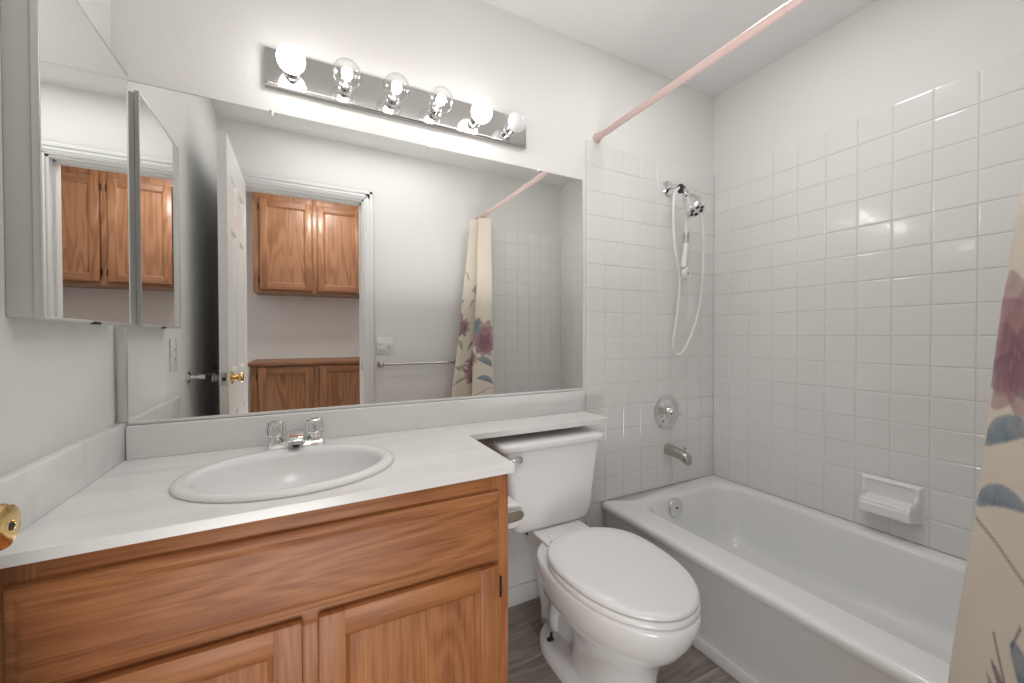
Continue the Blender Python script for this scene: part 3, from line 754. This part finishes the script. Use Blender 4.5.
def curtain():
    bot = [(1.618, -1.165), (1.604, -1.124), (1.552, -1.175), (1.480, -1.245), (1.505, -1.272), (1.592, -1.268), (1.588, -1.300), (1.375, -1.335), (1.375, -1.360), (1.600, -1.360), (1.605, -1.378), (1.455, -1.388), (1.458, -1.402), (1.600, -1.408)]
    top_ = [(1.650, -1.268), (1.645, -1.246), (1.605, -1.262), (1.566, -1.288), (1.575, -1.300), (1.640, -1.305), (1.640, -1.320), (1.530, -1.345), (1.530, -1.360), (1.650, -1.375), (1.650, -1.390), (1.575, -1.412), (1.578, -1.428), (1.632, -1.445)]
    ZB, ZT = .13, 1.955
    ref = spline([(p[0], p[1], 0) for p in bot], 40)
    S = np.concatenate([[0], np.cumsum([(a - c).length for a, c in zip(ref[1:], ref)])])
    NS, NZ = 760, 420
    si = np.linspace(0, S[-1], NS); kk = np.interp(si, S, np.arange(len(ref)))
    def path(pts):
        q = np.array([(v.x, v.y) for v in spline([(p[0], p[1], 0) for p in pts], 40)])
        return np.stack([np.interp(kk, np.arange(len(q)), q[:, c]) for c in (0, 1)], 1)
    pb, pt = path(bot), path(top_)
    zz = np.linspace(ZB, ZT, NZ)
    f = np.clip((zz - .35) / (1.90 - .35), 0, 1)[:, None, None]
    f = f * .75 + .25 * f * f * (3 - 2 * f)
    xy = pb[None] * (1 - f) + pt[None] * f
    Z, SS = np.meshgrid(zz, si, indexing='ij')
    xy[..., 0] += .004 * np.sin(Z * 9 + SS * 6) * (1 - f[..., 0] * .8); xy[..., 1] += .003 * np.sin(Z * 7 - SS * 8)
    co = np.concatenate([xy, Z[..., None]], 2).reshape(-1, 3)
    idx = np.arange(NS * NZ).reshape(NZ, NS)
    faces = np.stack([idx[:-1, :-1], idx[:-1, 1:], idx[1:, 1:], idx[1:, :-1]], -1).reshape(-1, 4)
    # ---- the printed pattern: leaves, petals and stems on cream
    rng = np.random.RandomState(3)
    g = rng.rand(64, 64)
    def noise(a, c):
        a, c = a % 63, c % 63; i, j = a.astype(int), c.astype(int); u, v = a - i, c - j
        u, v = u * u * (3 - 2 * u), v * v * (3 - 2 * v)
        return g[i, j] * (1 - u) * (1 - v) + g[i + 1, j] * u * (1 - v) + g[i, j + 1] * (1 - u) * v + g[i + 1, j + 1] * u * v
    n1 = noise(SS * 60, Z * 60); n2 = noise(SS * 220 + 9, Z * 30 + 5)
    colr = np.ones((NZ, NS, 3)) * np.array((.86, .785, .68))
    colr = colr * (1 + .05 * (noise(SS * 15, Z * 9) - .5))[..., None]
    def leaf(s, z, ln, wd, a, c, k=.9, both=True):
        u = (SS - s) * math.cos(a) + (Z - z) * math.sin(a); v = -(SS - s) * math.sin(a) + (Z - z) * math.cos(a)
        t = u / ln
        wprof = wd * np.sqrt(np.clip(1 - t * t, 0, 1)) * (1 - .35 * t)
        v2 = v + .18 * ln * t * t
        m = np.clip((wprof - np.abs(v2)) / (.0035 + .004 * n2), 0, 1) * (np.abs(t) < 1)
        m = m * k * (.78 + .22 * n2) * (.85 + .3 * n1)
        m = np.clip(m, 0, 1)[..., None]
        shade = (1 + .35 * (n2 - .5) + .5 * np.clip(v2 / wd, -1, 1) * .35)[..., None]
        colr[:] = colr * (1 - m) + np.array(c) * shade * m
    def stem(s0, z0, s1, z1, w, c):
        L = math.hypot(s1 - s0, z1 - z0); u = ((SS - s0) * (s1 - s0) + (Z - z0) * (z1 - z0)) / L / L
        v = np.abs(-(SS - s0) * (z1 - z0) + (Z - z0) * (s1 - s0)) / L
        m = (np.clip((w + .003 - v) / .005, 0, 1) * (u > 0) * (u < 1) * .8)[..., None]
        colr[:] = colr * (1 - m) + np.array(c) * m
    MAU, DMAU, BLU, TEA, PNK, GRN, DRK = (.40, .21, .25), (.25, .13, .18), (.23, .30, .36), (.25, .37, .37), (.50, .28, .27), (.30, .34, .22), (.07, .07, .10)
    def flower(s, z, sc, c1, c2):
        for a in (20, 75, 130, 165, 205, 250, 300, 340):
            a = math.radians(a + 10 * math.sin(s * 90)); leaf(s + sc * .7 * math.cos(a), z + sc * .7 * math.sin(a), sc * .9, sc * .60, a, c1 if int(a * 7) % 2 else c2, .7)
    # leading panel, seen both straight on and in the mirror
    flower(.135, 1.095, .085, MAU, PNK); flower(.115, 1.03, .06, MAU, DMAU)
    leaf(.120, .925, .070, .026, .22, BLU, .95); leaf(.095, .902, .050, .014, .30, BLU, .9)
    leaf(.122, .797, .070, .022, .08, BLU, .95); leaf(.088, .780, .050, .014, .28, BLU, .9)
    stem(.055, .735, .235, .655, .0022, (.30, .20, .17))
    leaf(.225, .510, .070, .020, -1.15, BLU, .95); leaf(.195, .450, .075, .012, -1.0, DMAU, .9); leaf(.172, .430, .06, .009, -1.1, TEA, .9)
    stem(.140, .555, .245, .38, .0022, DRK); stem(.185, .555, .2, .60, .0018, DRK)
    flower(.215, 1.17, .05, TEA, BLU); leaf(.235, .98, .05, .012, .9, TEA); flower(.235, .93, .035, PNK, MAU)
    r2 = random.Random(12)
    for q in range(44):
        s = .30 + (S[-1] - .34) * r2.random(); z = .2 + 1.25 * r2.random()
        if q % 3 == 0: flower(s, z, r2.uniform(.035, .065), MAU, r2.choice((PNK, DMAU, TEA)))
        for w in range(3): leaf(s + r2.uniform(-.1, .1), z + r2.uniform(-.13, .13), r2.uniform(.03, .06), r2.uniform(.009, .017), r2.uniform(-1.5, 1.5), r2.choice((TEA, BLU, GRN, MAU)))
    hem = (SS < .030)[..., None]; colr = np.where(hem, colr * 0 + np.array((.74, .58, .43)), colr)
    me = bpy.data.meshes.new('shower_curtain'); me.from_pydata(co - np.array((1.58, -1.3, ZB)), [], faces.tolist())
    at = me.color_attributes.new('print', 'FLOAT_COLOR', 'POINT')
    at.data.foreach_set('color', np.concatenate([np.clip(colr, 0, 1), np.ones((NZ, NS, 1))], 2).astype(np.float32).ravel())
    me.polygons.foreach_set('use_smooth', [True] * len(me.polygons)); me.materials.append(CLOTH)
    o = bpy.data.objects.new('shower_curtain', me); COL.objects.link(o); o.location = (1.58, -1.3, ZB)
    return tag(o, 'cream shower curtain with mauve and blue flower print, bunched at the rod end', 'shower curtain'), pt
cu, ptop = curtain()

ring_me = None
for i, y in enumerate((-1.25, -1.278, -1.306, -1.334, -1.362, -1.390, -1.418, -1.444)):
    if ring_me is None:
        b = B(); r = []
        for k in range(25):
            a = 2 * PI * k / 24
            c = Vector((math.cos(a), 0, math.sin(a))); p = c * .021
            r.append([p + (c * math.cos(q) + Vector((0, 1, 0)) * math.sin(q)) * .0022 for q in [2 * PI * h / 8 for h in range(8)]])
        ring = obj('curtain_ring', b.loft(r, False, False), PINK, loc=(0, 0, 0)); ring_me = ring
        rr = ring
    else:
        rr = ring_me.copy(); COL.objects.link(rr)
    rr.location = (RXX, y, RODZ - .006); rr.rotation_euler = (0, 0, .15 * math.sin(i * 2.1))
    tag(rr, 'small pink curtain ring on the rod above the bunched curtain', 'curtain ring', 'curtain rings on the shower rod')

# ================================================================== things on the front wall and the left wall
tbar = thing('towel_bar', 'long chrome towel bar on the wall beside the door casing', 'towel bar', (1.2, -D, .9))
obj('bar', B().cyl((.900, -D + .055, .90), (1.46, -D + .055, .90), .0085), NICKEL, tbar)
for x in (.900, 1.46):
    obj('post', B().box(x - .020, x + .020, -D + .0005, -D + .008, .88, .92, .002).lathe([(.012, .006), (.010, .030), (.013, .048), (.0145, .064), (.010, .068)], (x, -D, .90), (0, 1, 0), 20), NICKEL, tbar)
sw = thing('switch_plate', 'white two-gang wall plate with switch and outlet above the long towel bar', 'switch plate', (.931, -D, .976))
obj('plate', B().box(.873, .989, -D + .0005, -D + .006, .970, 1.084, .002), PLAST, sw)
obj('toggle', B().box(.953, .965, -D + .005, -D + .017, 1.018, 1.040, .002), PLAST, sw)
obj('toggle_slot', B().box(.951, .967, -D + .0055, -D + .0066, 1.012, 1.042), simple('switch_slot', (.45, .44, .42), .5), sw)
for z in (1.007, 1.047):
    rc = obj('receptacle', B().lathe([(.017, 0), (.017, .0012), (.0165, .0015)], (.901, -D + .006, z), (0, 1, 0), 24), PLAST, sw)
    sl = B().box(.895, .8965, -D + .0072, -D + .0078, z - .004, z + .005).box(.9055, .907, -D + .0072, -D + .0078, z - .004, z + .005).cyl((.901, -D + .0072, z - .009), (.901, -D + .0078, z - .009), .002, n=10)
    obj('slot', sl, BLACK, rc)
ol = thing('outlet_plate', 'white outlet plate on the left wall below the medicine cabinet', 'outlet', (XL, -.525, .962))
obj('plate', B().box(XL + .0005, XL + .006, -.562, -.488, .962, 1.086, .002), PLAST, ol)
obj('face', B().box(XL + .005, XL + .0085, -.542, -.508, .989, 1.059, .0015), PLAST, ol)
for z in (1.006, 1.042): ob = B().box(XL + .0083, XL + .0090, -.534, -.5325, z - .005, z + .005).box(XL + .0083, XL + .0090, -.533, -.5175, z - .0005, z + .0005).box(XL + .0083, XL + .0090, -.5185, -.517, z - .005, z + .005); obj('slot', ob, BLACK, ol)
ht = thing('hand_towel_bar', 'short chrome towel bar on the left wall behind the open door', 'towel bar', (.03, -1.0, .93))
for y in (-.735, -1.300):
    obj('post', B().lathe([(.026, 0), (.026, .004), (.018, .010), (.009, .014), (.0085, .040), (.012, .042), (.012, .058), (.008, .061)], (XL + .0005, y, .918), (1, 0, 0), 24), CHROME, ht)
obj('bar', B().cyl((.036, -.735, .918), (.036, -1.300, .918), .0075), CHROME, ht)

# ================================================================== hall linen cupboards
def linen(name, label, x0, x1, yf, z0, z1, doors, dz0, dz1):
    t = thing(name, label, 'cabinet', ((x0 + x1) / 2, (yf + HY) / 2, z0))
    obj('carcass', B().box(x0, x1, HY + .001, yf - .019, z0 + .001, z1), HOAKZ, t, smooth=False)
    gaps = [(p[1] + .003, q[0] - .003) for p, q in zip(doors, doors[1:])]
    for a, c in [(x0, x0 + .052), (x1 - .052, x1)] + gaps: obj('frame_stile', B().box(a, c, yf - .019, yf, z0, z1, .001), HOAKZ, t)
    for a, c in ((z0, z0 + .038), (z1 - .045, z1)): obj('frame_rail', B().box(x0 + .052, x1 - .052, yf - .018, yf - .0004, a, c, .001), HOAKX, t)
    for k, (a, c) in enumerate(doors):
        hx = a - .005 if k != 1 else c + .005
        panel_door(t, a, c, dz0, dz1, yf, 1, HOAKX, HOAKZ, fw=.055, hinge_x=hx, hz=(dz0 + .07, dz1 - .07))
    return t
linen('linen_wall_cabinet', 'oak upper linen cabinet seen in the mirror through the doorway', .050, 1.375, -2.55, 1.472, HC - .002, ((.097, .490), (.535, .905), (.950, 1.325)), 1.497, 2.256)
linen('linen_base_cabinet', 'oak lower linen cabinet under a wooden top, seen in the mirror', .050, 1.375, -2.25, .002, .862, ((.104, .490), (.535, .905), (.950, 1.325)), .10, .853)
tag(obj('linen_counter', B().box(.03, 1.395, HY + .001, -2.225, .863, .890, .004), HOAKX), 'wooden counter top on the lower linen cabinet in the hall', 'countertop')
hl = thing('hall_fill_dome', 'round white dome ceiling light added unseen in the hall for fill light', 'light fixture', (.55, -2.0, HC - .09))  # made-up lamp out of view, sends fill through the doorway
obj('base', B().lathe([(.15, 0), (.155, .006), (.15, .022), (.14, .024)], (.55, -2.0, HC - .0005), (0, 0, -1), 40), WHITE, hl)
obj('dome', B().lathe([(.14, .022), (.135, .045), (.115, .068), (.08, .083), (.04, .090), (.005, .092)], (.55, -2.0, HC - .0005), (0, 0, -1), 40), DOME_ON, hl)
